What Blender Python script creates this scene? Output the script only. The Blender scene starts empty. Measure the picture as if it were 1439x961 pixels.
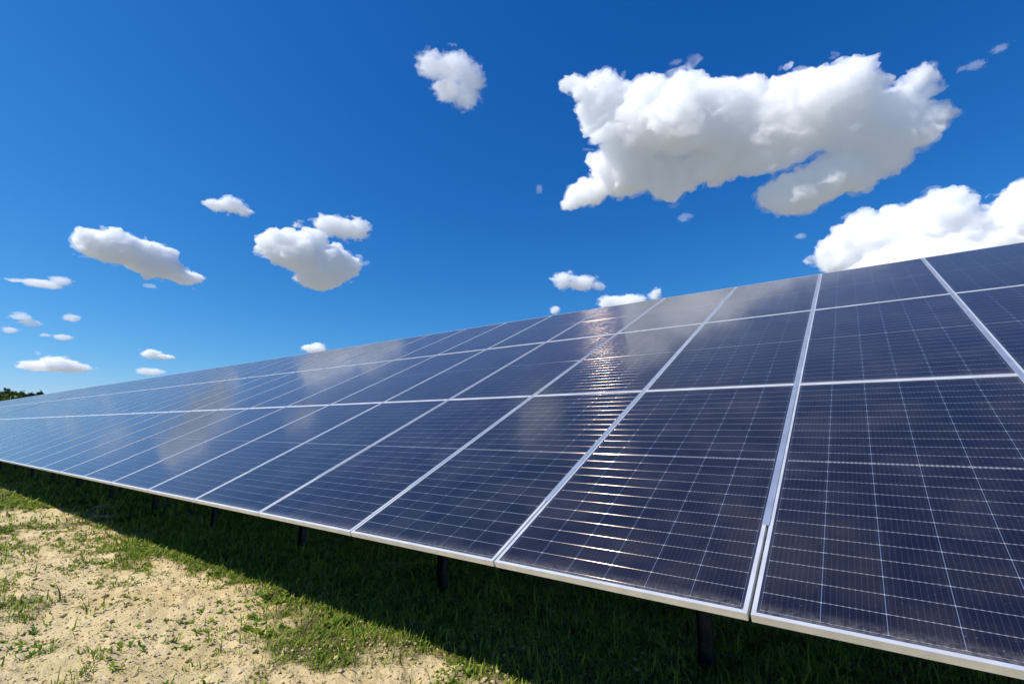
import bpy, bmesh, math, random
import numpy as np
from mathutils import Vector, Matrix, noise
rnd = random.Random(11)
rng = np.random.default_rng(5)
S = bpy.context.scene
C = S.collection
R_ = math.radians

# ------------------------------------------------------------------ camera
GZ = -0.8                                   # ground level; z = 0 is the lower edge of the array
CAM = Vector((0.4295, -1.9944, 0.6565))
YAW, PITCH = -36.3157, 9.816
FPX = 685.6                                 # focal length in pixels of the 1439 px wide photograph
cd = bpy.data.cameras.new('camera'); cam = bpy.data.objects.new('camera', cd); C.objects.link(cam)
cd.sensor_width = 36; cd.lens = FPX / 1439 * 36
cd.clip_start = 0.05; cd.clip_end = 80000
FW = Vector((math.sin(R_(YAW)) * math.cos(R_(PITCH)), math.cos(R_(YAW)) * math.cos(R_(PITCH)), math.sin(R_(PITCH))))
RT = Vector((math.cos(R_(YAW)), -math.sin(R_(YAW)), 0)); UP = RT.cross(FW)
cam.matrix_world = Matrix.Translation(CAM) @ Matrix((RT, UP, -FW)).transposed().to_4x4()
S.camera = cam

# ------------------------------------------------------------------ light
SUN = Vector((-0.43, -0.51, 0.745)).normalized()
w = bpy.data.worlds.new('World'); S.world = w; w.use_nodes = True
nt = w.node_tree; nt.nodes.clear()
sky = nt.nodes.new('ShaderNodeTexSky'); sky.sky_type = 'NISHITA'; sky.sun_disc = False
sky.sun_elevation = math.asin(SUN.z); sky.sun_rotation = math.atan2(SUN.x, SUN.y)
sky.altitude = 600; sky.air_density = 1.0; sky.dust_density = 0.25; sky.ozone_density = 3.5
sp = nt.nodes.new('ShaderNodeSeparateColor'); hs = nt.nodes.new('ShaderNodeCombineColor')   # clear, dry air: a deeper blue than the model's
for k_, (g_, a_) in enumerate(((1.9, .140), (1.1, .675), (.75, 1.761))):
    pw = nt.nodes.new('ShaderNodeMath'); pw.operation = 'POWER'; pw.inputs[1].default_value = g_; ml = nt.nodes.new('ShaderNodeMath'); ml.operation = 'MULTIPLY'; ml.inputs[1].default_value = a_
    nt.links.new(sp.outputs[k_], pw.inputs[0]); nt.links.new(pw.outputs[0], ml.inputs[0]); nt.links.new(ml.outputs[0], hs.inputs[k_])
bg = nt.nodes.new('ShaderNodeBackground'); bg.inputs['Strength'].default_value = 0.092
wo = nt.nodes.new('ShaderNodeOutputWorld')
nt.links.new(sky.outputs[0], sp.inputs[0]); nt.links.new(hs.outputs[0], bg.inputs[0]); nt.links.new(bg.outputs[0], wo.inputs[0])
ld = bpy.data.lights.new('sun', 'SUN'); ld.energy = 5.0; ld.angle = R_(0.53); ld.color = (1, 0.963, 0.905)
lo = bpy.data.objects.new('sun', ld); C.objects.link(lo)
lo.rotation_euler = (-SUN).to_track_quat('-Z', 'Y').to_euler()
S.view_settings.view_transform = 'Standard'; S.view_settings.look = 'None'
S.view_settings.exposure = 0.30; S.view_settings.gamma = 1
cy = S.cycles
cy.max_bounces = 34; cy.diffuse_bounces = 3; cy.glossy_bounces = 3; cy.transparent_max_bounces = 8
cy.transmission_bounces = 2; cy.volume_bounces = 32; cy.volume_step_rate = 1
cy.use_denoising = True; cy.sample_clamp_indirect = 6; cy.use_adaptive_sampling = True; cy.adaptive_threshold = 0.012

# ------------------------------------------------------------------ helpers
def link(name, me, m=None, parent=None):
    o = bpy.data.objects.new(name, me); C.objects.link(o)
    if m: me.materials.append(m)
    if parent: o.parent = parent
    return o
def tag(o, label=None, cat=None, group=None, kind=None):
    if label: o['label'] = label
    if cat: o['category'] = cat
    if group: o['group'] = group
    if kind: o['kind'] = kind
    return o
def mesh(name, co, fa, smooth=False):
    """numpy verts (n,3), faces (m,k) of constant k"""
    me = bpy.data.meshes.new(name); co = np.asarray(co, np.float32); fa = np.asarray(fa, np.int32)
    k = fa.shape[1]
    me.vertices.add(len(co)); me.vertices.foreach_set('co', co.ravel())
    me.loops.add(fa.size); me.loops.foreach_set('vertex_index', fa.ravel())
    me.polygons.add(len(fa)); me.polygons.foreach_set('loop_start', np.arange(0, fa.size, k, dtype=np.int32))
    me.update(calc_edges=True); me.validate()
    if smooth: me.polygons.foreach_set('use_smooth', np.ones(len(me.polygons), bool))
    return me
def fattr(me, name, vals):
    a = me.attributes.new(name, 'FLOAT', 'POINT'); a.data.foreach_set('value', np.asarray(vals, np.float32))
class BX:
    """collects boxes given by a matrix frame"""
    def __init__(s): s.bm = bmesh.new()
    def box(s, a, b, f=None, bevel=0):
        a = Vector(a); b = Vector(b)
        r = bmesh.ops.create_cube(s.bm, size=1)['verts']
        for v in r:
            p = Vector([(a[i] + b[i]) / 2 + v.co[i] * (b[i] - a[i]) for i in range(3)])
            v.co = f(p) if f else p
        return s
    def tube(s, a, b, r, n=12):
        a = Vector(a); b = Vector(b); q = (b - a).to_track_quat('Z', 'Y').to_matrix().to_4x4()
        bmesh.ops.create_cone(s.bm, cap_ends=True, segments=n, radius1=r, radius2=r, depth=(b - a).length, matrix=Matrix.Translation((a + b) / 2) @ q)
        return s
    def done(s, name, m, parent=None):
        me = bpy.data.meshes.new(name); s.bm.to_mesh(me); s.bm.free()
        return link(name, me, m, parent)
# numpy gradient-free value noise
def vnoise(x, y, seed=0):
    xi = np.floor(x).astype(np.int64); yi = np.floor(y).astype(np.int64); fx = x - xi; fy = y - yi
    fx = fx * fx * fx * (fx * (fx * 6 - 15) + 10); fy = fy * fy * fy * (fy * (fy * 6 - 15) + 10)
    def h(a, b):
        n = (a * 374761393 + b * 668265263 + seed * 974634777) & 0xffffffff
        n = ((n ^ (n >> 13)) * 1274126177) & 0xffffffff; n = ((n ^ (n >> 16)) * 2246822519) & 0xffffffff
        return ((n ^ (n >> 15)) & 0xffffff) / 0xffffff
    return (h(xi, yi) * (1 - fx) + h(xi + 1, yi) * fx) * (1 - fy) + (h(xi, yi + 1) * (1 - fx) + h(xi + 1, yi + 1) * fx) * fy
def fbm(x, y, sc, o=4, seed=0, g=0.5):
    v = 0; a = 1; t = 0; c, s_ = math.cos(.6), math.sin(.6)
    x = x / sc; y = y / sc
    for i in range(o):
        v = v + a * vnoise(x, y, seed + i * 17); t += a; a *= g
        x, y = (x * c - y * s_) * 2.03 + 5.3, (x * s_ + y * c) * 2.03 + 1.7
    return v / t                                # 0..1

# material helpers
def mat(name):
    m = bpy.data.materials.new(name); m.use_nodes = True; t = m.node_tree
    b = t.nodes['Principled BSDF']; return m, t, b
def nd(t, ty, **kw):
    n = t.nodes.new(ty)
    for k, v in kw.items(): setattr(n, k, v)
    return n
def mth(t, op, a, b=None, c=None, clamp=False):
    n = t.nodes.new('ShaderNodeMath'); n.operation = op; n.use_clamp = clamp
    for i, v in enumerate((a, b, c)):
        if v is None: continue
        if isinstance(v, (int, float)): n.inputs[i].default_value = v
        else: t.links.new(v, n.inputs[i])
    return n.outputs[0]
def mixc(t, f, a, b):
    n = t.nodes.new('ShaderNodeMix'); n.data_type = 'RGBA'
    if isinstance(f, (int, float)): n.inputs[0].default_value = f
    else: t.links.new(f, n.inputs[0])
    for i, v in ((6, a), (7, b)):
        if isinstance(v, tuple): n.inputs[i].default_value = (*v, 1)
        else: t.links.new(v, n.inputs[i])
    return n.outputs[2]
def ramp(t, f, a, b):
    n = t.nodes.new('ShaderNodeMapRange'); n.interpolation_type = 'SMOOTHSTEP'
    t.links.new(f, n.inputs[0]); n.inputs[1].default_value = a; n.inputs[2].default_value = b
    return n.outputs[0]
def tnoise(t, vec, scale, detail=4, rough=.5):
    n = t.nodes.new('ShaderNodeTexNoise'); n.inputs['Scale'].default_value = scale
    n.inputs['Detail'].default_value = detail; n.inputs['Roughness'].default_value = rough
    t.links.new(vec, n.inputs['Vector']); return n.outputs[0]

# ------------------------------------------------------------------ ground
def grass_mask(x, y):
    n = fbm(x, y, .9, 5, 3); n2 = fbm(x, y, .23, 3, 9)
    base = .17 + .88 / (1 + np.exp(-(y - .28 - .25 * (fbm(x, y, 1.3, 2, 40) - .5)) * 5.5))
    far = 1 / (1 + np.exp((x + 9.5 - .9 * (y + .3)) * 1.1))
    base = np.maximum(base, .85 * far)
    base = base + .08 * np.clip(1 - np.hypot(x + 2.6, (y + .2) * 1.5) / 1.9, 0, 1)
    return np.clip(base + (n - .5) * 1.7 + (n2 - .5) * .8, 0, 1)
def gheight(x, y):
    r = np.hypot(x - CAM.x, y - CAM.y)
    f = np.clip(1 - (r - 15) / 40, 0, 1)
    clod = np.abs(fbm(x, y, .11, 3, 21, .6) - .5)
    furrow = fbm(x * 1.0 + y * .25, y * 3.2 - x * .9, .55, 3, 77)
    return GZ + f * ((fbm(x, y, 2.6, 3, 1) - .5) * .12 + (fbm(x, y, .45, 4, 2) - .5) * .07 + (furrow - .5) * .05 + (fbm(x, y, .085, 4, 31, .62) - .5) * .05 - clod * .02)
az = np.concatenate([np.arange(-100, 30, .22), np.arange(30, 260, 3.0)])
rr = [0.0, .35]
while rr[-1] < 14: rr.append(rr[-1] * 1.0095)
while rr[-1] < 200: rr.append(rr[-1] * 1.04)
while rr[-1] < 30000: rr.append(rr[-1] * 1.3)
rr = np.array(rr[1:])
A, RR = np.meshgrid(np.radians(az), rr); gx = CAM.x + RR * np.sin(A); gy = CAM.y + RR * np.cos(A)
gz = gheight(gx, gy); nr, na = gx.shape
co = np.stack([gx.ravel(), gy.ravel(), gz.ravel()], 1); co = np.vstack([co, [[CAM.x, CAM.y, GZ]]])
i, j = np.meshgrid(np.arange(nr - 1), np.arange(na), indexing='ij'); j2 = (j + 1) % na
fa = np.stack([(i * na + j), (i * na + j2), ((i + 1) * na + j2), ((i + 1) * na + j)], -1).reshape(-1, 4)
fa = fa[:, ::-1]
cap = np.array([[k, (k + 1) % na, len(co) - 1, len(co) - 1] for k in range(na)])
me = mesh('ground', co, fa, True)
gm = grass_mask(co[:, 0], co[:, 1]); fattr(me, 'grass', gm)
m, t, b = mat('soil'); g = nd(t, 'ShaderNodeNewGeometry').outputs['Position']
at = nd(t, 'ShaderNodeAttribute', attribute_name='grass').outputs['Fac']
n1 = tnoise(t, g, 1.4, 6, .6); n2 = tnoise(t, g, 14, 6, .65); n3 = tnoise(t, g, 90, 3, .6)
sand = mixc(t, ramp(t, n1, .3, .7), (.53, .405, .20), (.63, .50, .28))
sand = mixc(t, ramp(t, n2, .55, .78), sand, (.62, .50, .35))
sand = mixc(t, ramp(t, n2, .42, .25), sand, (.30, .20, .11))
sand = mixc(t, mth(t, 'MULTIPLY', ramp(t, n3, .60, .72), .45), sand, (.24, .17, .10))
sand = mixc(t, mth(t, 'MULTIPLY', ramp(t, tnoise(t, g, 3.3, 5, .65), .50, .74), .28), sand, (.33, .31, .13))   # thin film of green
litter_shade = mixc(t, ramp(t, n2, .35, .65), (.060, .050, .026), (.12, .10, .05))  # litter among the grass, darkened to paint in the shade below the array
col = mixc(t, mth(t, 'MULTIPLY', ramp(t, at, .45, .95), .9), sand, litter_shade)
ln = nd(t, 'ShaderNodeVectorMath', operation='LENGTH'); t.links.new(g, ln.inputs[0])
fld = mixc(t, ramp(t, tnoise(t, g, .05, 5), .35, .65), (.19, .19, .14), (.26, .25, .21))
col = mixc(t, ramp(t, ln.outputs['Value'], 18, 45), col, fld)
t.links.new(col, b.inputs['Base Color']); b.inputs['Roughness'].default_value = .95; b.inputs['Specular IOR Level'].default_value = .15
bp = nd(t, 'ShaderNodeBump'); bp.inputs['Strength'].default_value = .9; bp.inputs['Distance'].default_value = .02
t.links.new(mth(t, 'ADD', tnoise(t, g, 30, 7, .7), mth(t, 'MULTIPLY', n3, .3)), bp.inputs['Height']); t.links.new(bp.outputs[0], b.inputs['Normal'])
soil = m
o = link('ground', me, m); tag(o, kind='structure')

# ------------------------------------------------------------------ the solar array
TILT = R_(24.622); PW, PL = 1.154, 2.298
MW, ML = 1.142, 2.287; GAPU = (PW - MW) / 2
ct, st_ = math.cos(TILT), math.sin(TILT)
def PT(u, v, h=0.0): return Vector((u, v * ct - h * st_, v * st_ + h * ct))   # h above the glass plane

# glass laminate with its cells
m, t, b = mat('cell_glass')
uv = nd(t, 'ShaderNodeUVMap', uv_map='metres').outputs[0]
sx = nd(t, 'ShaderNodeSeparateXYZ'); t.links.new(uv, sx.inputs[0]); U0, V0 = sx.outputs[0], sx.outputs[1]
MX, MY, MID = 0.026, 0.032, 0.014          # margins beyond the cells and the gap at mid length
cw = (MW - 2 * MX) / 6; chh = (ML - 2 * MY - MID) / 24
uc = mth(t, 'SUBTRACT', U0, MX); vc0 = mth(t, 'SUBTRACT', V0, MY)
upper = mth(t, 'GREATER_THAN', V0, ML / 2)
vc = mth(t, 'SUBTRACT', vc0, mth(t, 'MULTIPLY', upper, MID))
def dist_grid(x, p):                         # distance to the nearest multiple of p
    f = mth(t, 'FRACT', mth(t, 'ADD', mth(t, 'DIVIDE', x, p), .5)); return mth(t, 'MULTIPLY', mth(t, 'ABSOLUTE', mth(t, 'SUBTRACT', f, .5)), p)
du = dist_grid(uc, cw); dv = dist_grid(vc, chh)
incell = mth(t, 'MULTIPLY', mth(t, 'LESS_THAN', mth(t, 'ABSOLUTE', mth(t, 'SUBTRACT', U0, MW / 2)), MW / 2 - MX),
             mth(t, 'LESS_THAN', mth(t, 'ABSOLUTE', mth(t, 'SUBTRACT', V0, ML / 2)), ML / 2 - MY))
inmid = mth(t, 'LESS_THAN', mth(t, 'ABSOLUTE', mth(t, 'SUBTRACT', V0, ML / 2)), .0035)
midzone = mth(t, 'LESS_THAN', mth(t, 'ABSOLUTE', mth(t, 'SUBTRACT', V0, ML / 2)), MID / 2)
lineV = mth(t, 'MULTIPLY', mth(t, 'LESS_THAN', dv, .0013), incell)            # gaps between half cells
lineV = mth(t, 'MAXIMUM', mth(t, 'MULTIPLY', lineV, mth(t, 'SUBTRACT', 1, midzone)), mth(t, 'MULTIPLY', inmid, incell))
lineU = mth(t, 'MULTIPLY', mth(t, 'LESS_THAN', du, .0011), incell)            # gaps between cell columns
dia = mth(t, 'MULTIPLY', mth(t, 'LESS_THAN', mth(t, 'ADD', du, dv), .0048), incell)
bus = mth(t, 'MULTIPLY', mth(t, 'LESS_THAN', dist_grid(mth(t, 'ADD', uc, cw / 20), cw / 10), .00055), incell)
cn = tnoise(t, nd(t, 'ShaderNodeNewGeometry').outputs['Position'], 1.7, 3)
# every cell its own slightly different blue
fl = nd(t, 'ShaderNodeCombineXYZ'); t.links.new(mth(t, 'FLOOR', mth(t, 'DIVIDE', uc, cw)), fl.inputs[0]); t.links.new(mth(t, 'FLOOR', mth(t, 'DIVIDE', vc, chh)), fl.inputs[1])
oi = nd(t, 'ShaderNodeObjectInfo'); t.links.new(mth(t, 'MULTIPLY', oi.outputs['Random'], 37), fl.inputs[2])
wn = nd(t, 'ShaderNodeTexWhiteNoise'); t.links.new(fl.outputs[0], wn.inputs[0])
cellc = mixc(t, wn.outputs[0], (.0042, .0058, .0135), (.0068, .0085, .0185))
cellc = mixc(t, oi.outputs['Random'], cellc, (.0072, .0072, .0172))
cellc = mixc(t, mth(t, 'MULTIPLY', mth(t, 'SUBTRACT', 1, incell), 1.0), cellc, (.016, .018, .035))
cellc = mixc(t, mth(t, 'MULTIPLY', bus, .09), cellc, (.30, .33, .40))
dash = mth(t, 'MULTIPLY_ADD', mth(t, 'LESS_THAN', dist_grid(mth(t, 'ADD', uc, cw / 20), cw / 10), cw / 40), .5, .35)   # ribbons bridge the gap at each busbar
cellc = mixc(t, mth(t, 'MULTIPLY', lineV, dash), cellc, (.42, .42, .44))
cellc = mixc(t, mth(t, 'MULTIPLY', lineU, .42), cellc, (.22, .31, .47))
cellc = mixc(t, mth(t, 'MULTIPLY', dia, .55), cellc, (.55, .56, .58))
# dust: a band gathered above the lower frame, thin blotches, runs
geo = nd(t, 'ShaderNodeNewGeometry').outputs['Position']
dn = tnoise(t, geo, 55, 5, .7)
band = mth(t, 'MULTIPLY', ramp(t, V0, .085, .012), ramp(t, dn, .30, .62))
film = mth(t, 'MULTIPLY', ramp(t, tnoise(t, geo, 3.1, 5, .6), .35, .75), .045)
vo = nd(t, 'ShaderNodeTexVoronoi'); vo.inputs['Scale'].default_value = 1.1; t.links.new(geo, vo.inputs['Vector'])
vs = nd(t, 'ShaderNodeSeparateColor'); t.links.new(vo.outputs['Color'], vs.inputs[0])
drop = mth(t, 'MULTIPLY', mth(t, 'LESS_THAN', mth(t, 'ADD', vo.outputs['Distance'], mth(t, 'MULTIPLY', dn, .012)), .016), mth(t, 'GREATER_THAN', vs.outputs[0], .62))
spk = mth(t, 'MULTIPLY', ramp(t, tnoise(t, geo, 140, 2, .5), .735, .76), .5)
dust = mth(t, 'ADD', mth(t, 'ADD', mth(t, 'MULTIPLY', band, .22), mth(t, 'ADD', film, mth(t, 'MULTIPLY', drop, .8))), spk, None, True)
cellc = mixc(t, dust, cellc, (.36, .33, .30))
t.links.new(cellc, b.inputs['Base Color']); b.inputs['Roughness'].default_value = .38; b.inputs['Specular IOR Level'].default_value = .12
b.inputs['Sheen Tint'].default_value = (1, .93, .86, 1); b.inputs['Sheen Weight'].default_value = .48; b.inputs['Sheen Roughness'].default_value = .26; b.inputs['Coat Weight'].default_value = 1; b.inputs['Coat IOR'].default_value = 1.33
t.links.new(mth(t, 'ADD', .085, mth(t, 'MULTIPLY', ramp(t, tnoise(t, geo, 5, 4, .6), .3, .8), .05)), b.inputs['Coat Roughness'])
# half-cell gap ribbons are tiny half-round wires along u: they spread the sun across v only
an = nd(t, 'ShaderNodeBsdfAnisotropic'); an.distribution = 'GGX'; an.inputs['Color'].default_value = (1, .77, .58, 1)
an.inputs['Roughness'].default_value = .42; an.inputs['Anisotropy'].default_value = .89
tg = nd(t, 'ShaderNodeTangent', direction_type='UV_MAP', uv_map='metres'); t.links.new(tg.outputs[0], an.inputs['Tangent'])
WIRE = an
mx = nd(t, 'ShaderNodeMixShader'); out = t.nodes['Material Output']
wf = mth(t, 'ADD', mth(t, 'MULTIPLY', mth(t, 'MULTIPLY', lineV, .5), mth(t, 'MULTIPLY_ADD', wn.outputs[0], .8, .2)), mth(t, 'MULTIPLY', dia, .3), None, True)
wf = mth(t, 'MULTIPLY', wf, mth(t, 'SUBTRACT', 1, mth(t, 'MULTIPLY', dust, 2), None, True))
t.links.new(wf, mx.inputs[0]); t.links.new(b.outputs[0], mx.inputs[1]); t.links.new(an.outputs[0], mx.inputs[2]); t.links.new(mx.outputs[0], out.inputs[0])
GLASS = m
m, t, b = mat('anodised_aluminium'); g = nd(t, 'ShaderNodeNewGeometry').outputs['Position']
t.links.new(mixc(t, ramp(t, tnoise(t, g, 9, 5), .35, .7), (.66, .67, .68), (.76, .77, .78)), b.inputs['Base Color'])
b.inputs['Metallic'].default_value = .55; b.inputs['Roughness'].default_value = .42; ALU = m
m, t, b = mat('mill_aluminium_strip'); g = nd(t, 'ShaderNodeNewGeometry').outputs['Position']
t.links.new(mixc(t, ramp(t, tnoise(t, g, 6, 5), .35, .7), (.68, .71, .74), (.80, .82, .85)), b.inputs['Base Color'])
b.inputs['Metallic'].default_value = .82; b.inputs['Roughness'].default_value = .36; STRIP = m
m, t, b = mat('galvanised_steel'); g = nd(t, 'ShaderNodeNewGeometry').outputs['Position']
t.links.new(mixc(t, ramp(t, tnoise(t, g, 20, 4), .4, .6), (.04, .044, .044), (.06, .065, .065)), b.inputs['Base Color'])
b.inputs['Metallic'].default_value = .8; b.inputs['Roughness'].default_value = .5; GALV = m
m, t, b = mat('dark_backsheet'); b.inputs['Base Color'].default_value = (.03, .03, .035, 1); b.inputs['Roughness'].default_value = .6; BACK = m

LIP, DEEP = .0155, .030
def glass_mesh():
    bm = bmesh.new(); L = bm.loops.layers.uv.new('metres')
    e = .008
    nu, nv = 2, 4
    def sheet(h, flip):
        vs = [[bm.verts.new(PT(e + (MW - 2 * e) * i / nu, e + (ML - 2 * e) * j / nv, h)) for i in range(nu + 1)] for j in range(nv + 1)]
        for j in range(nv):
            for i in range(nu):
                q = [vs[j][i], vs[j][i + 1], vs[j + 1][i + 1], vs[j + 1][i]]
                ij = [(i, j), (i + 1, j), (i + 1, j + 1), (i, j + 1)]
                if flip: q.reverse(); ij.reverse()
                f = bm.faces.new(q); f.material_index = 1 if flip else 0
                for lp, (a_, b_) in zip(f.loops, ij): lp[L].uv = (e + (MW - 2 * e) * a_ / nu, e + (ML - 2 * e) * b_ / nv)
    sheet(-.002, False); sheet(-.007, True)
    me = bpy.data.meshes.new('solar_panel'); bm.to_mesh(me); bm.free()
    me.materials.append(GLASS); me.materials.append(BACK); return me
def frame_mesh():
    x = BX()
    f = lambda p: PT(p.x, p.y, p.z)
    w_ = .0018
    x.box((0, 0, -.0015), (MW, LIP, 0), f); x.box((0, ML - LIP, -.0015), (MW, ML, 0), f)          # lips over the glass
    x.box((0, LIP, -.0015), (LIP, ML - LIP, 0), f); x.box((MW - LIP, LIP, -.0015), (MW, ML - LIP, 0), f)
    x.box((0, 0, -DEEP), (MW, w_, -.0015), f); x.box((0, ML - w_, -DEEP), (MW, ML, -.0015), f)     # outer walls
    x.box((0, w_, -DEEP), (w_, ML - w_, -.0015), f); x.box((MW - w_, w_, -DEEP), (MW, ML - w_, -.0015), f)
    x.box((w_, w_, -DEEP), (MW - w_, .03, -DEEP + .0018), f); x.box((w_, ML - .03, -DEEP), (MW - w_, ML - w_, -DEEP + .0018), f)
    me = bpy.data.meshes.new('frame'); 
    bmesh.ops.remove_doubles(x.bm, verts=x.bm.verts, dist=1e-5)
    x.bm.to_mesh(me); x.bm.free(); me.materials.append(ALU); return me
gme, fme = glass_mesh(), frame_mesh()
def table(name, label, c0, c1, off, jr):
    """panel columns c0..c1-1, three panels up the slope"""
    root = bpy.data.objects.new(name, None); C.objects.link(root); root.location = off
    root.empty_display_size = .5
    tag(root, label, 'solar array', 'tilted solar arrays standing end to end')
    r = random.Random(jr)
    for c in range(c0, c1):
        for k in range(3):
            p = link('solar_panel', gme, None, root)
            p.location = PT(c * PW + GAPU, k * PL + GAPU, r.uniform(-.0004, .0004))
            # each panel sits a hair out of true, as clamped ones do
            p.rotation_euler = (R_(r.uniform(-.025, .025)), R_(r.uniform(-.05, .05)), 0)
            fr = link('frame', fme, None, p)
    f = lambda p: PT(p.x, p.y, p.z)
    for c in range(c0 + 1, c1):                  # pressed cover strips over the upright gaps
        x = BX(); u = c * PW
        x.box((u - .0215, .55 + r.uniform(-.01, .01), .0022), (u + .007, 3 * PL - .02, .0042), f)
        x.done('cover_strip', STRIP, root)
        x = BX(); x.box((u - .004, .02, -.027), (u + .004, .54, -.024), f); x.done('gap_seal', GALV, root)
    for k in (1, 2):                             # flat strips between the rows
        x = BX(); x.box((c0 * PW + .01, k * PL - .011, -.012), (c1 * PW - .01, k * PL + .011, .002), f)
        x.done('row_strip', ALU, root)
    for v in (.42, 1.78, 2.74, 4.06, 5.04, 6.36):   # purlins under the panels
        x = BX(); x.box((c0 * PW + .02, v, -.10), (c1 * PW - .02, v + .05, -.042), f); x.done('purlin', GALV, root)
    n = int((c1 - c0) / 2)
    for i in range(n + 1):
        u = -0.58 + 2.308 * (i + math.ceil((c0 * PW + .58 + .2) / 2.308))
        if u > c1 * PW: break
        x = BX(); x.box((u - .03, .28, -.18), (u + .03, 3 * PL - .3, -.102), f); x.done('rafter', GALV, root)
        for y in (1.45, 4.9):
            zt = y * math.tan(TILT) - .20
            x = BX()                              # C-section post driven into the ground
            x.box((u - .045, y - .03, GZ - .3 - off[2]), (u - .041, y + .03, zt)); x.box((u + .041, y - .03, GZ - .3 - off[2]), (u + .045, y + .03, zt))
            x.box((u - .0408, y + .026, GZ - .3 - off[2]), (u + .0408, y + .03, zt)); x.done('post', GALV, root)
        x = BX(); x.tube((u, 1.5, .1), (u, 3.4, 3.4 * math.tan(TILT) - .2), .02); x.done('brace', GALV, root)
    return root
table('solar_array', 'long near array of dark blue panels three rows high, from the right edge onward', -29, 4, (0, 0, 0), 1)
table('solar_array', 'far end array, pale with sky reflection, beyond the near array at the left edge', -62, -29, (-.02, 0, .012), 2)

# ------------------------------------------------------------------ grass and weeds
def blades(name, n_try, region, hfun, seed, keep, wide=.0032, m=None, bend=.85):
    g = np.random.default_rng(seed)
    (x0, x1, y0, y1) = region
    x = g.uniform(x0, x1, n_try); y = g.uniform(y0, y1, n_try)
    k = g.uniform(0, 1, n_try) < keep(x, y)
    x, y = x[k], y[k]; n = len(x)
    z = gheight(x, y) - .004
    h = hfun(x, y, g)
    a = g.uniform(0, 2 * np.pi, n); lean = g.uniform(.1, 1.25, n) * bend
    ww = wide * g.uniform(.6, 1.7, n) * np.clip(np.hypot(x - CAM.x, y - CAM.y) / 4.0, 1, 4)
    dx, dy = np.cos(a), np.sin(a); b_ = a + g.uniform(.9, 2.2, n); px, py = np.cos(b_) * ww, np.sin(b_) * ww
    T = [(0, 1.0), (.45, .85), (.8, .5)]
    V = []
    for f, wd in T:
        ox = dx * lean * h * f * f; oy = dy * lean * h * f * f; oz = h * f * (1 - .28 * lean * f)
        V.append(np.stack([x + ox - px * wd, y + oy - py * wd, z + oz], 1)); V.append(np.stack([x + ox + px * wd, y + oy + py * wd, z + oz], 1))
    V.append(np.stack([x + dx * lean * h, y + dy * lean * h, z + h * (1 - .28 * lean)], 1))
    V = np.stack(V, 1).reshape(-1, 3)
    base = np.arange(n)[:, None] * 7
    tri = np.array([[0, 1, 3], [0, 3, 2], [2, 3, 5], [2, 5, 4], [4, 5, 6]])
    F = (base[:, :, None] + tri[None]).reshape(-1, 3)
    me = mesh(name, V, F)
    fattr(me, 'hue', np.repeat(np.clip(g.normal(.5, .22, n) , 0, 1), 7))
    return me
m, t, b = mat('grass_blades')
at = nd(t, 'ShaderNodeAttribute', attribute_name='hue').outputs['Fac']
c1_ = mixc(t, ramp(t, at, .1, .75), (.10, .185, .018), (.32, .375, .05))
c1_ = mixc(t, ramp(t, at, .80, .96), c1_, (.36, .31, .13))
t.links.new(c1_, b.inputs['Base Color']); b.inputs['Roughness'].default_value = .6; b.inputs['Specular IOR Level'].default_value = .12
tr = nd(t, 'ShaderNodeBsdfTranslucent'); t.links.new(c1_, tr.inputs[0])
mx = nd(t, 'ShaderNodeMixShader'); mx.inputs[0].default_value = .3
t.links.new(b.outputs[0], mx.inputs[1]); t.links.new(tr.outputs[0], mx.inputs[2]); t.links.new(mx.outputs[0], t.nodes['Material Output'].inputs[0])
GRASS = m
def keep_main(x, y):
    mk = grass_mask(x, y); r = np.hypot(x - CAM.x, y - CAM.y)
    sprig = np.clip((fbm(x, y, .14, 3, 55) - .565) * 9, 0, 1) * np.clip((fbm(x, y, .7, 3, 66) - .40) * 5, 0, 1)
    return np.clip(np.clip((mk - .30) * 1.6, 0, 1) ** 2.0 + .42 * sprig, 0, 1) * (1 - .35 * np.clip((y - .6) * 2, 0, 1)) * np.clip(7 / (r + 2), .12, 1)
hm = lambda x, y, g: np.clip(g.lognormal(-3.5, .5, len(x)), .012, .16) * (1 + .35 * np.clip(y - .1, 0, 1.2)) * (1 + .5 * np.clip((-x - 6) / 6, 0, 1))
tag(link('grass', blades('grass', 420000, (-9, 3, -2.2, 5), hm, 1, keep_main), GRASS), 'short green grass and weeds in the sandy soil and under the array', 'grass', kind='stuff')
tag(link('grass', blades('grass', 260000, (-34, -9, -5, 5), hm, 2, keep_main, .004), GRASS), 'dense green grass along the far lower edge of the array', 'grass', kind='stuff')

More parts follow.
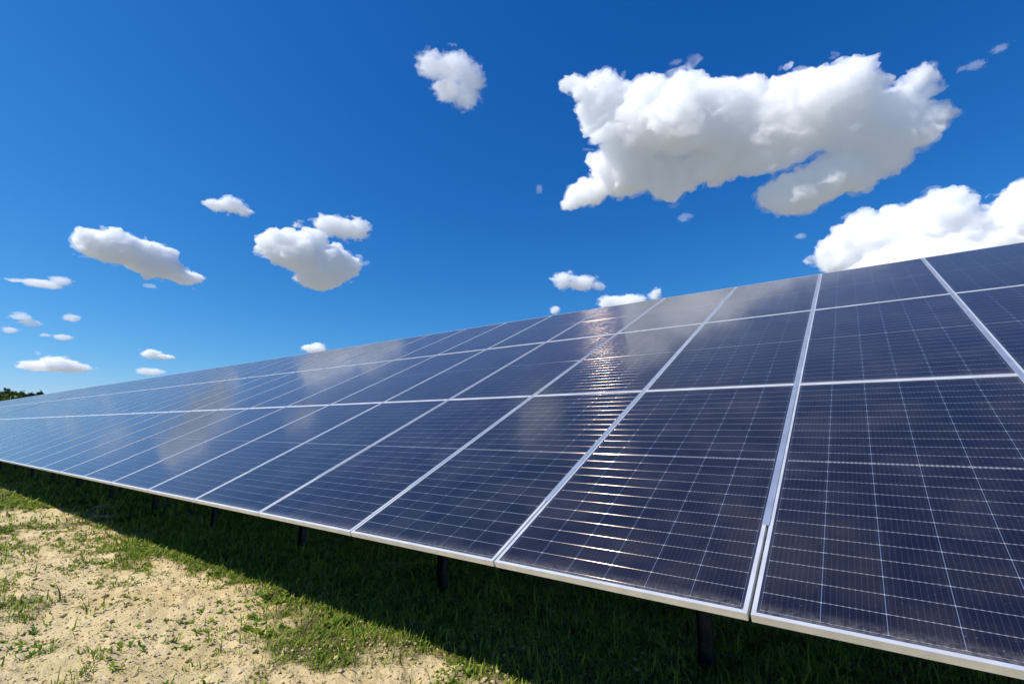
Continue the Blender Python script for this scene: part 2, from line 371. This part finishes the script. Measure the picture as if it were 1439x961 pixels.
# small weed rosettes: leaves spreading from one root, scattered on the sand
def weeds(seed, n_try):
    g = np.random.default_rng(seed); V = []; F = []; H = []
    x = g.uniform(-13, 2, n_try); y = g.uniform(-2.3, 3.2, n_try)
    mk = grass_mask(x, y); cl = fbm(x, y, .35, 3, 91)
    k = (g.uniform(0, 1, n_try) < np.clip((cl - .5) * 4, 0, 1) * np.clip(mk * 1.2 + .12, 0, 1))
    x, y = x[k], y[k]; z = gheight(x, y)
    for X, Y, Z in zip(x, y, z):
        s = g.uniform(.010, .045) * (1.5 if Y > .3 else 1); hue = np.clip(g.normal(.35, .2), 0, .78)
        for q in range(g.integers(6, 13)):
            a = g.uniform(0, 6.283); L = s * g.uniform(.6, 1.4); el = g.uniform(.15, 1.1); wd = L * g.uniform(.12, .24)
            d = np.array([math.cos(a) * math.cos(el), math.sin(a) * math.cos(el), math.sin(el)]); p = np.array([-math.sin(a), math.cos(a), 0]) * wd
            o0 = np.array([X, Y, Z - .003]); n0 = len(V)
            V += [o0, o0 + d * L * .45 + p, o0 + d * L * .45 - p, o0 + d * L * .85 + p * .7 - np.array([0, 0, L * .1]), o0 + d * L * .85 - p * .7 - np.array([0, 0, L * .1]), o0 + d * L - np.array([0, 0, L * .22])]
            F += [[n0, n0 + 1, n0 + 2], [n0 + 1, n0 + 3, n0 + 4], [n0 + 1, n0 + 4, n0 + 2], [n0 + 3, n0 + 5, n0 + 4]]; H += [hue] * 6
    me = mesh('weeds', V, F); fattr(me, 'hue', H); return me
tag(link('weeds', weeds(8, 60000), GRASS), 'small broad-leaved weeds scattered over the sandy soil', 'weeds', kind='stuff')

# clods and pebbles
def clods(seed, n):
    g = np.random.default_rng(seed)
    bm = bmesh.new(); bmesh.ops.create_icosphere(bm, subdivisions=1, radius=1)
    bv = np.array([v.co[:] for v in bm.verts]); bf = np.array([[v.index for v in f.verts] for f in bm.faces]); bm.free()
    x = g.uniform(-9, 1.5, n); y = g.uniform(-2.2, 1.4, n); z = gheight(x, y)
    s = np.clip(g.lognormal(-5.4, .55, n), .0025, .022)
    V = bv[None] * (1 + g.uniform(-.3, .3, (n, len(bv), 1))) * np.stack([s * g.uniform(.8, 1.5, n), s * g.uniform(.8, 1.5, n), s * g.uniform(.45, .9, n)], 1)[:, None]
    a = g.uniform(0, 6.28, n); ca, sa = np.cos(a)[:, None], np.sin(a)[:, None]
    V = np.stack([V[..., 0] * ca - V[..., 1] * sa, V[..., 0] * sa + V[..., 1] * ca, V[..., 2]], -1) + np.stack([x, y, z + s * .15], 1)[:, None]
    F = (np.arange(n)[:, None, None] * len(bv) + bf[None]).reshape(-1, 3)
    me = mesh('soil_clods', V.reshape(-1, 3), F); fattr(me, 'grass', np.zeros(n * len(bv))); return me
tag(link('soil_clods', clods(4, 34000), soil), 'dry crumbs of sandy soil and pebbles lying on the ground', 'clods', kind='stuff')

# ------------------------------------------------------------------ wooded hill on the horizon
def polar(az_, r): return CAM.x + r * math.sin(R_(az_)), CAM.y + r * math.cos(R_(az_))
n1_, n2_ = 60, 10
V = []; F = []
for i in range(n1_):
    for j in range(n2_):
        a = -112 + i * 1.0; r = 190 + j * 16
        x_, y_ = polar(a, r)
        e = math.sin(math.pi * min(1, i / (n1_ - 1))) ** .6 * math.sin(math.pi / 2 * j / (n2_ - 1) if j < n2_ else 0)
        V.append((x_, y_, GZ - .5 + 5.5 * e + .8 * noise.noise((x_ * .02, y_ * .02, 0))))
for i in range(n1_ - 1):
    for j in range(n2_ - 1):
        k = i * n2_ + j; F.append((k, k + 1, k + n2_ + 1, k + n2_))
hill_me = mesh('hill', V, np.array(F), True)
m, t, b = mat('hill_grass'); g = nd(t, 'ShaderNodeNewGeometry').outputs['Position']
t.links.new(mixc(t, ramp(t, tnoise(t, g, .06, 5), .35, .65), (.05, .085, .02), (.12, .13, .045)), b.inputs['Base Color']); b.inputs['Roughness'].default_value = .95
tag(link('hill', hill_me, m), kind='structure')
def leafmat(name, a, b2):
    m, t, b = mat(name); at = nd(t, 'ShaderNodeAttribute', attribute_name='hue').outputs['Fac']
    t.links.new(mixc(t, at, a, b2), b.inputs['Base Color']); b.inputs['Roughness'].default_value = .7; b.inputs['Specular IOR Level'].default_value = .2
    return m
DARKLEAF = leafmat('dark_foliage', (.018, .045, .018), (.045, .085, .03)); BRIGHTLEAF = leafmat('bright_foliage', (.09, .15, .02), (.17, .21, .03))
m, t, b = mat('bark'); b.inputs['Base Color'].default_value = (.06, .045, .03, 1); b.inputs['Roughness'].default_value = .9; BARK = m
def crown(g, pos, h, w_, n, conic):
    """leaf-clump faces spread through an uneven crown"""
    nb = 14; V = []
    u = g.uniform(0, 1, n) ** .75; a = g.uniform(0, 2 * np.pi, n)
    prof = (1 - u) ** .8 * .9 + .1 if conic else np.sin(np.pi * np.clip(u * .85 + .12, 0, 1)) ** .6
    rad = w_ * prof * np.sqrt(g.uniform(.15, 1, n)) * (1 + .28 * np.sin(a * 3 + u * 9 + g.uniform(0, 6)) + .15 * np.sin(a * 7 - u * 15))
    c = np.stack([rad * np.cos(a), rad * np.sin(a), h * (.18 + .82 * u) + g.normal(0, .02 * h, n)], 1) + pos
    s = w_ * .13 * g.uniform(.5, 1.5, n)
    q = g.normal(0, 1, (n, 4, 3)); q /= np.linalg.norm(q, axis=2, keepdims=True)
    V = (c[:, None] + q * s[:, None, None]).reshape(-1, 3)
    F = np.arange(n * 4).reshape(-1, 4)
    return V, np.concatenate([F[:, [0, 1, 2]], F[:, [0, 2, 3]]]), np.repeat(g.uniform(0, 1, n), 4)
def bunch(name, items, matl):
    VV = []; FF = []; HH = []; o_ = 0
    for it in items:
        V, F, H = crown(*it); VV.append(V); FF.append(F + o_); HH.append(H); o_ += len(V)
    me = mesh(name, np.vstack(VV), np.vstack(FF)); fattr(me, 'hue', np.concatenate(HH)); return link(name, me, matl)
g = np.random.default_rng(3); items = []
for i in range(700):
    a = g.uniform(-110, -60); r = g.uniform(225, 300); x_, y_ = polar(a, r)
    hh = (9.1 + 1.1 * math.exp(-((a + 82.2) / .35) ** 2)) * g.uniform(.90, 1.03)
    items.append((g, np.array([x_, y_, GZ + 3.5 + (r - 225) * .02]), hh, hh * g.uniform(.28, .42), 240, g.uniform() < .5))
tag(bunch('woodland', items, DARKLEAF), 'dark wood along the top of the distant hill', 'woodland', kind='stuff')
bx_, by_ = polar(-81.7, 200)
root = bpy.data.objects.new('bush', None); C.objects.link(root); root.location = (bx_, by_, GZ + .8)
tag(root, 'bright yellow-green rounded bush in front of the dark distant wood', 'bush')
V, F, H = crown(g, np.array([0, 0, 0]), 9.9, 4.2, 1400, False)
me = mesh('crown', V, F); fattr(me, 'hue', H); link('crown', me, BRIGHTLEAF, root)
x = BX(); x.tube((0, 0, -1.2), (0, 0, 4), .22); x.done('trunk', BARK, root)

# ------------------------------------------------------------------ clouds
def cloud_mat(name, dens):
    m = bpy.data.materials.new(name); m.use_nodes = True; t = m.node_tree; t.nodes.clear()
    out = t.nodes.new('ShaderNodeOutputMaterial'); v = t.nodes.new('ShaderNodeVolumeScatter')
    v.inputs['Color'].default_value = (.978, .979, .981, 1); v.inputs['Density'].default_value = dens; v.inputs['Anisotropy'].default_value = .0
    t.links.new(v.outputs[0], out.inputs['Volume']); return m
def pixdir(px, py):
    return (FW * FPX + RT * (px - 719.5) - UP * (py - 480.5)).normalized()
def ico(sub):
    bm = bmesh.new(); bmesh.ops.create_icosphere(bm, subdivisions=sub, radius=1)
    v = np.array([q.co[:] for q in bm.verts]); f = np.array([[q.index for q in p.verts] for p in bm.faces]); bm.free(); return v, f
ICO = {k: ico(k) for k in (1, 2, 3)}
def remesh(me, vox):
    o = bpy.data.objects.new('shell', me); C.objects.link(o)
    md = o.modifiers.new('r', 'REMESH'); md.mode = 'VOXEL'; md.voxel_size = vox; md.use_smooth_shade = True
    dg = bpy.context.evaluated_depsgraph_get(); n = bpy.data.meshes.new_from_object(o.evaluated_get(dg))
    bpy.data.objects.remove(o); bpy.data.meshes.remove(me); return n
def cloud(label, blobs, base=1000, tau=10, rough=1.0, seed=0, frag=1.0, fine=22):
    """blobs: (px, py, rx, ry) lobes seen in the photograph, turned into lobes of true size at the cloud's distance;
    smaller billows grow on the lobes, wind tears the edge, and scraps of vapour hang around it"""
    g = np.random.default_rng(seed + 100)
    cx_ = sum(b_[0] for b_ in blobs) / len(blobs); cy_ = sum(b_[1] for b_ in blobs) / len(blobs)
    d0 = pixdir(cx_, cy_); D = min(base / max(d0.z, .05), 14000)
    ctr = CAM + d0 * D; right = d0.cross(Vector((0, 0, 1))).normalized(); upv = right.cross(d0)
    B3 = np.array([right[:], d0[:], upv[:]]).T
    V = []; F = []; n_ = 0; rmax = 0; L = []
    def add(c, sc, sub):
        nonlocal n_
        v, f = ICO[sub]; V.append((v * sc) @ B3.T + c); F.append(f + n_); n_ += len(v)
    for (px, py, rx, ry) in blobs:
        d = pixdir(px, py); k = (D / d.dot(d0)) / math.sqrt(FPX**2 + (px - 719.5)**2 + (py - 480.5)**2)
        c = np.array((d * (D / d.dot(d0)) + CAM - ctr + d0 * (g.uniform(-.2, .2) * rx * k))[:])
        sc = np.array([rx * k, max(rx * .8, ry) * k * g.uniform(.8, 1.0), ry * k]) * (.86 if frag < 2 else .78 if frag < 4 else .6)
        L.append((c, sc)); rmax = max(rmax, sc.min())
    for c, sc in L:
        add(c, sc, 3)
        for q in range(26):
            n = g.normal(0, 1, 3); n[2] += .25; n /= np.linalg.norm(n)
            rr_ = sc.min() * g.uniform(.14, .42) ** 1.0
            p = c + B3 @ (n * sc * g.uniform(.82, 1.08))
            e = np.array([g.uniform(.9, 1.5), 1, g.uniform(.65, 1.0)]) * rr_
            add(p, e, 2)
        for q in range(int(16 * frag)):
            n = g.normal(0, 1, 3); n /= np.linalg.norm(n)
            p = c + B3 @ (n * sc * (1.05 + g.exponential(.10)))
            e = np.array([g.uniform(.8, 2.6), 1, g.uniform(.4, 1.0)]) * sc.min() * g.uniform(.04, .10 if frag < 2 else .22)
            add(p, e, 1)
    V = np.vstack(V); F = np.vstack(F); ext = (V.max(0) - V.min(0)).max()
    vox = max(rmax / fine, ext / 360)
    sx_ = float(np.mean([c[1][0] for c in L])); sy_ = float(np.mean([c[1][2] for c in L])); sx_ = min(sx_, sy_ * 1.9)
    BM = Matrix(B3.tolist()); SC = Matrix.Diagonal((sx_, sx_, sy_)); back = BM @ SC; warp = back.inverted()
    deep = max(c[1][1] for c in L); core = mesh('shell', V, F)
    me = remesh(core, vox); off = Vector((seed * 7.3, seed * 3.1, seed * 1.7))
    for v in me.vertices:                        # wind: shears and tears at several sizes
        p = warp @ v.co + off
        v.co = v.co + back @ ((noise.noise_vector(p * .9) * .15 + noise.noise_vector(p * 2.1) * .15 + noise.noise_vector(p * 4.6) * .10 + noise.noise_vector(p * 9.5) * .05) * rough)
    me = remesh(me, vox)
    N = [v.normal.copy() for v in me.vertices]
    for v, nn in zip(me.vertices, N):            # cauliflower detail
        p = v.co / rmax + off; s_ = 0; a_ = .075; f_ = 3.4
        for o_ in range(3):
            s_ += a_ * (.45 - abs(noise.noise(p * f_)) * 2); a_ *= .6; f_ *= 2.1
        v.co = v.co + nn * (s_ * rmax * (.45 if nn.z < -.2 else 1))
    me.update(); me.name = 'cloud'
    me.materials.clear(); me.materials.append(cloud_mat('cloud_vapour', tau * (1 if tau > .6 else .12) / (2 * deep)))
    o = bpy.data.objects.new('cloud', me); C.objects.link(o); o.location = ctr
    tag(o, label, 'cloud', 'clouds in the blue sky')
    # a thin ragged veil of vapour round the dense body
    V = []; F = []; n_ = 0
    for c, sc in L:
        add(c, sc * 1.07, 3)
        for q in range(int(34 * frag)):
            n = g.normal(0, 1, 3); n /= np.linalg.norm(n)
            add(c + B3 @ (n * sc * (.98 + g.exponential(.13))), np.array([g.uniform(.8, 2.4), 1, g.uniform(.4, 1.0)]) * sc.min() * g.uniform(.05, .24), 2)
    me = remesh(mesh('veil', np.vstack(V), np.vstack(F)), vox * 1.15)
    for v in me.vertices:
        p = warp @ v.co + off
        v.co = v.co + back @ ((noise.noise_vector(p * .9) * .15 + noise.noise_vector(p * 2.1) * .17 + noise.noise_vector(p * 4.3 + off) * .17 + noise.noise_vector(p * 9.5) * .10) * rough)
    me = remesh(me, vox * 1.15); me.name = 'veil'; me.materials.clear(); me.materials.append(cloud_mat('thin_vapour', min(tau, 9) * (.24 if tau > 6 else .5 if tau > .6 else .6) / (2 * deep)))
    v_ = bpy.data.objects.new('veil', me); C.objects.link(v_); v_.parent = o
    return o
cloud('big white cloud with ragged upper edge, largest in the sky at the upper right',
      [(850, 150, 45, 45), (905, 175, 62, 60), (960, 165, 62, 58), (880, 235, 55, 48), (940, 245, 48, 38), (1020, 175, 62, 60), (1080, 175, 62, 56), (1048, 150, 44, 40), (1108, 150, 44, 44), (1085, 215, 60, 30), (1140, 160, 64, 62),
       (1185, 130, 52, 46), (1210, 175, 62, 50), (1265, 190, 52, 34), (1300, 168, 36, 22), (825, 272, 38, 18), (1010, 225, 55, 34), (1120, 270, 60, 32), (1180, 245, 60, 32), (1240, 222, 44, 28),
       (1290, 112, 22, 20), (1268, 138, 30, 20), (1302, 128, 18, 14), (805, 118, 18, 12), (826, 130, 20, 20), (800, 290, 14, 8), (1320, 160, 18, 12)], tau=9, seed=1, fine=34, rough=1.15)
cloud('small hazy round cloud high in the sky, alone near the top',
      [(610, 92, 24, 20), (640, 95, 28, 22), (662, 112, 20, 22), (655, 138, 18, 18), (630, 125, 22, 20)], tau=1.5, seed=2, rough=1.9, frag=3)
cloud('long white cloud at the left, sloping down to a small puff at its right end',
      [(135, 342, 28, 22), (165, 348, 36, 26), (200, 360, 36, 26), (225, 372, 30, 22), (262, 390, 22, 11), (248, 385, 20, 12)], seed=3)
cloud('thick white cloud with grey underside, left of centre', [(392, 345, 30, 24), (425, 355, 42, 32), (460, 372, 42, 32), (490, 375, 22, 17), (450, 392, 36, 16)], seed=4)
cloud('smaller grey-white cloud just above the thick cloud left of centre', [(462, 316, 22, 16), (485, 322, 24, 15), (505, 322, 16, 16), (418, 316, 7, 4)], tau=2.6, seed=5, rough=1.9, frag=3)
cloud('small white cloud above the long sloping cloud', [(300, 288, 15, 9), (325, 288, 18, 12), (342, 296, 12, 8)], tau=2.6, seed=6, rough=1.9, frag=3)
cloud('white cloud rising behind the top edge of the array at the right',
      [(1180, 360, 34, 30), (1215, 335, 40, 36), (1265, 325, 52, 38), (1320, 310, 46, 40), (1350, 325, 36, 34), (1290, 370, 90, 40), (1390, 350, 40, 30)], seed=7)
cloud('white cloud cut off by the right edge of the photo', [(1425, 320, 36, 38), (1455, 300, 46, 50), (1490, 330, 60, 60)], seed=8)
cloud('ragged white puff above the crest of the array, near its middle', [(792, 394, 16, 12), (818, 398, 22, 12), (840, 402, 12, 7)], tau=2.2, seed=9, rough=1.9, frag=3)
cloud('low cloud touching the crest of the array, below the ragged puff', [(858, 424, 22, 11), (885, 424, 26, 12), (920, 416, 9, 9)], tau=3, seed=10, rough=1.9, frag=3)
cloud('tiny puff resting on the crest, left of the low cloud', [(780, 436, 8, 6)], tau=1.6, seed=11, rough=1.9, frag=3)
cloud('tiny white cloud on the crest right of the distant cloud pair', [(442, 490, 20, 6), (446, 487, 12, 6)], tau=4, seed=12, rough=1.9, frag=3)
cloud('flat white cloud low over the left end of the array', [(52, 514, 26, 8), (80, 511, 26, 11), (105, 516, 24, 7), (75, 517, 44, 6)], tau=5, seed=13, rough=1.9, frag=3)
cloud('small white cloud low on the horizon, upper of a pair', [(212, 497, 14, 7), (228, 501, 18, 4)], tau=4, seed=14, rough=1.9, frag=3)
cloud('small pale cloud low on the horizon, lower of a pair', [(212, 522, 20, 6)], tau=1.7, seed=15, rough=1.9, frag=3)
cloud('thin flat cloud near the left edge, below the long sloping cloud', [(60, 399, 26, 7), (85, 395, 14, 8), (22, 394, 14, 3)], tau=2, seed=16, rough=1.9, frag=3)
cloud('faint pale puff under the long sloping cloud', [(211, 402, 9, 4)], tau=.6, seed=17, rough=1.9, frag=3)
cloud('hazy patch of cloud near the left edge, above the flat white cloud', [(30, 446, 14, 5), (42, 454, 14, 6), (28, 443, 8, 6)], tau=1, seed=18, rough=1.9, frag=3)
cloud('small puff right of the hazy patch near the left edge', [(101, 447, 11, 6)], tau=1.1, seed=19, rough=1.9, frag=3)
cloud('small puff at the left edge, below the hazy patch', [(14, 464, 10, 5)], tau=1.1, seed=20, rough=1.9, frag=3)
cloud('small puff with a thin tail, right under the hazy patch', [(88, 474, 13, 5), (64, 471, 8, 2.5)], tau=1.2, seed=21, rough=1.9, frag=3)
cloud('thin wisp of cloud at the top right corner', [(1372, 92, 14, 9), (1405, 68, 13, 7), (1352, 97, 8, 5)], tau=.35, seed=22, rough=2.6, frag=4)
cloud('tiny wisp right under the left half of the big cloud', [(962, 306, 14, 7)], tau=.4, seed=23, rough=2.6, frag=4)
cloud('tiny wisp between the big cloud and the crest', [(1125, 332, 10, 5)], tau=.5, seed=24, rough=2.6, frag=4)
cloud('tiny wisp left of the big cloud', [(758, 266, 6, 9)], tau=.3, seed=25, rough=2.6, frag=4)
cloud('tiny wisp over the left half of the big cloud', [(950, 88, 12, 5)], tau=.25, seed=26, rough=2.6, frag=4)
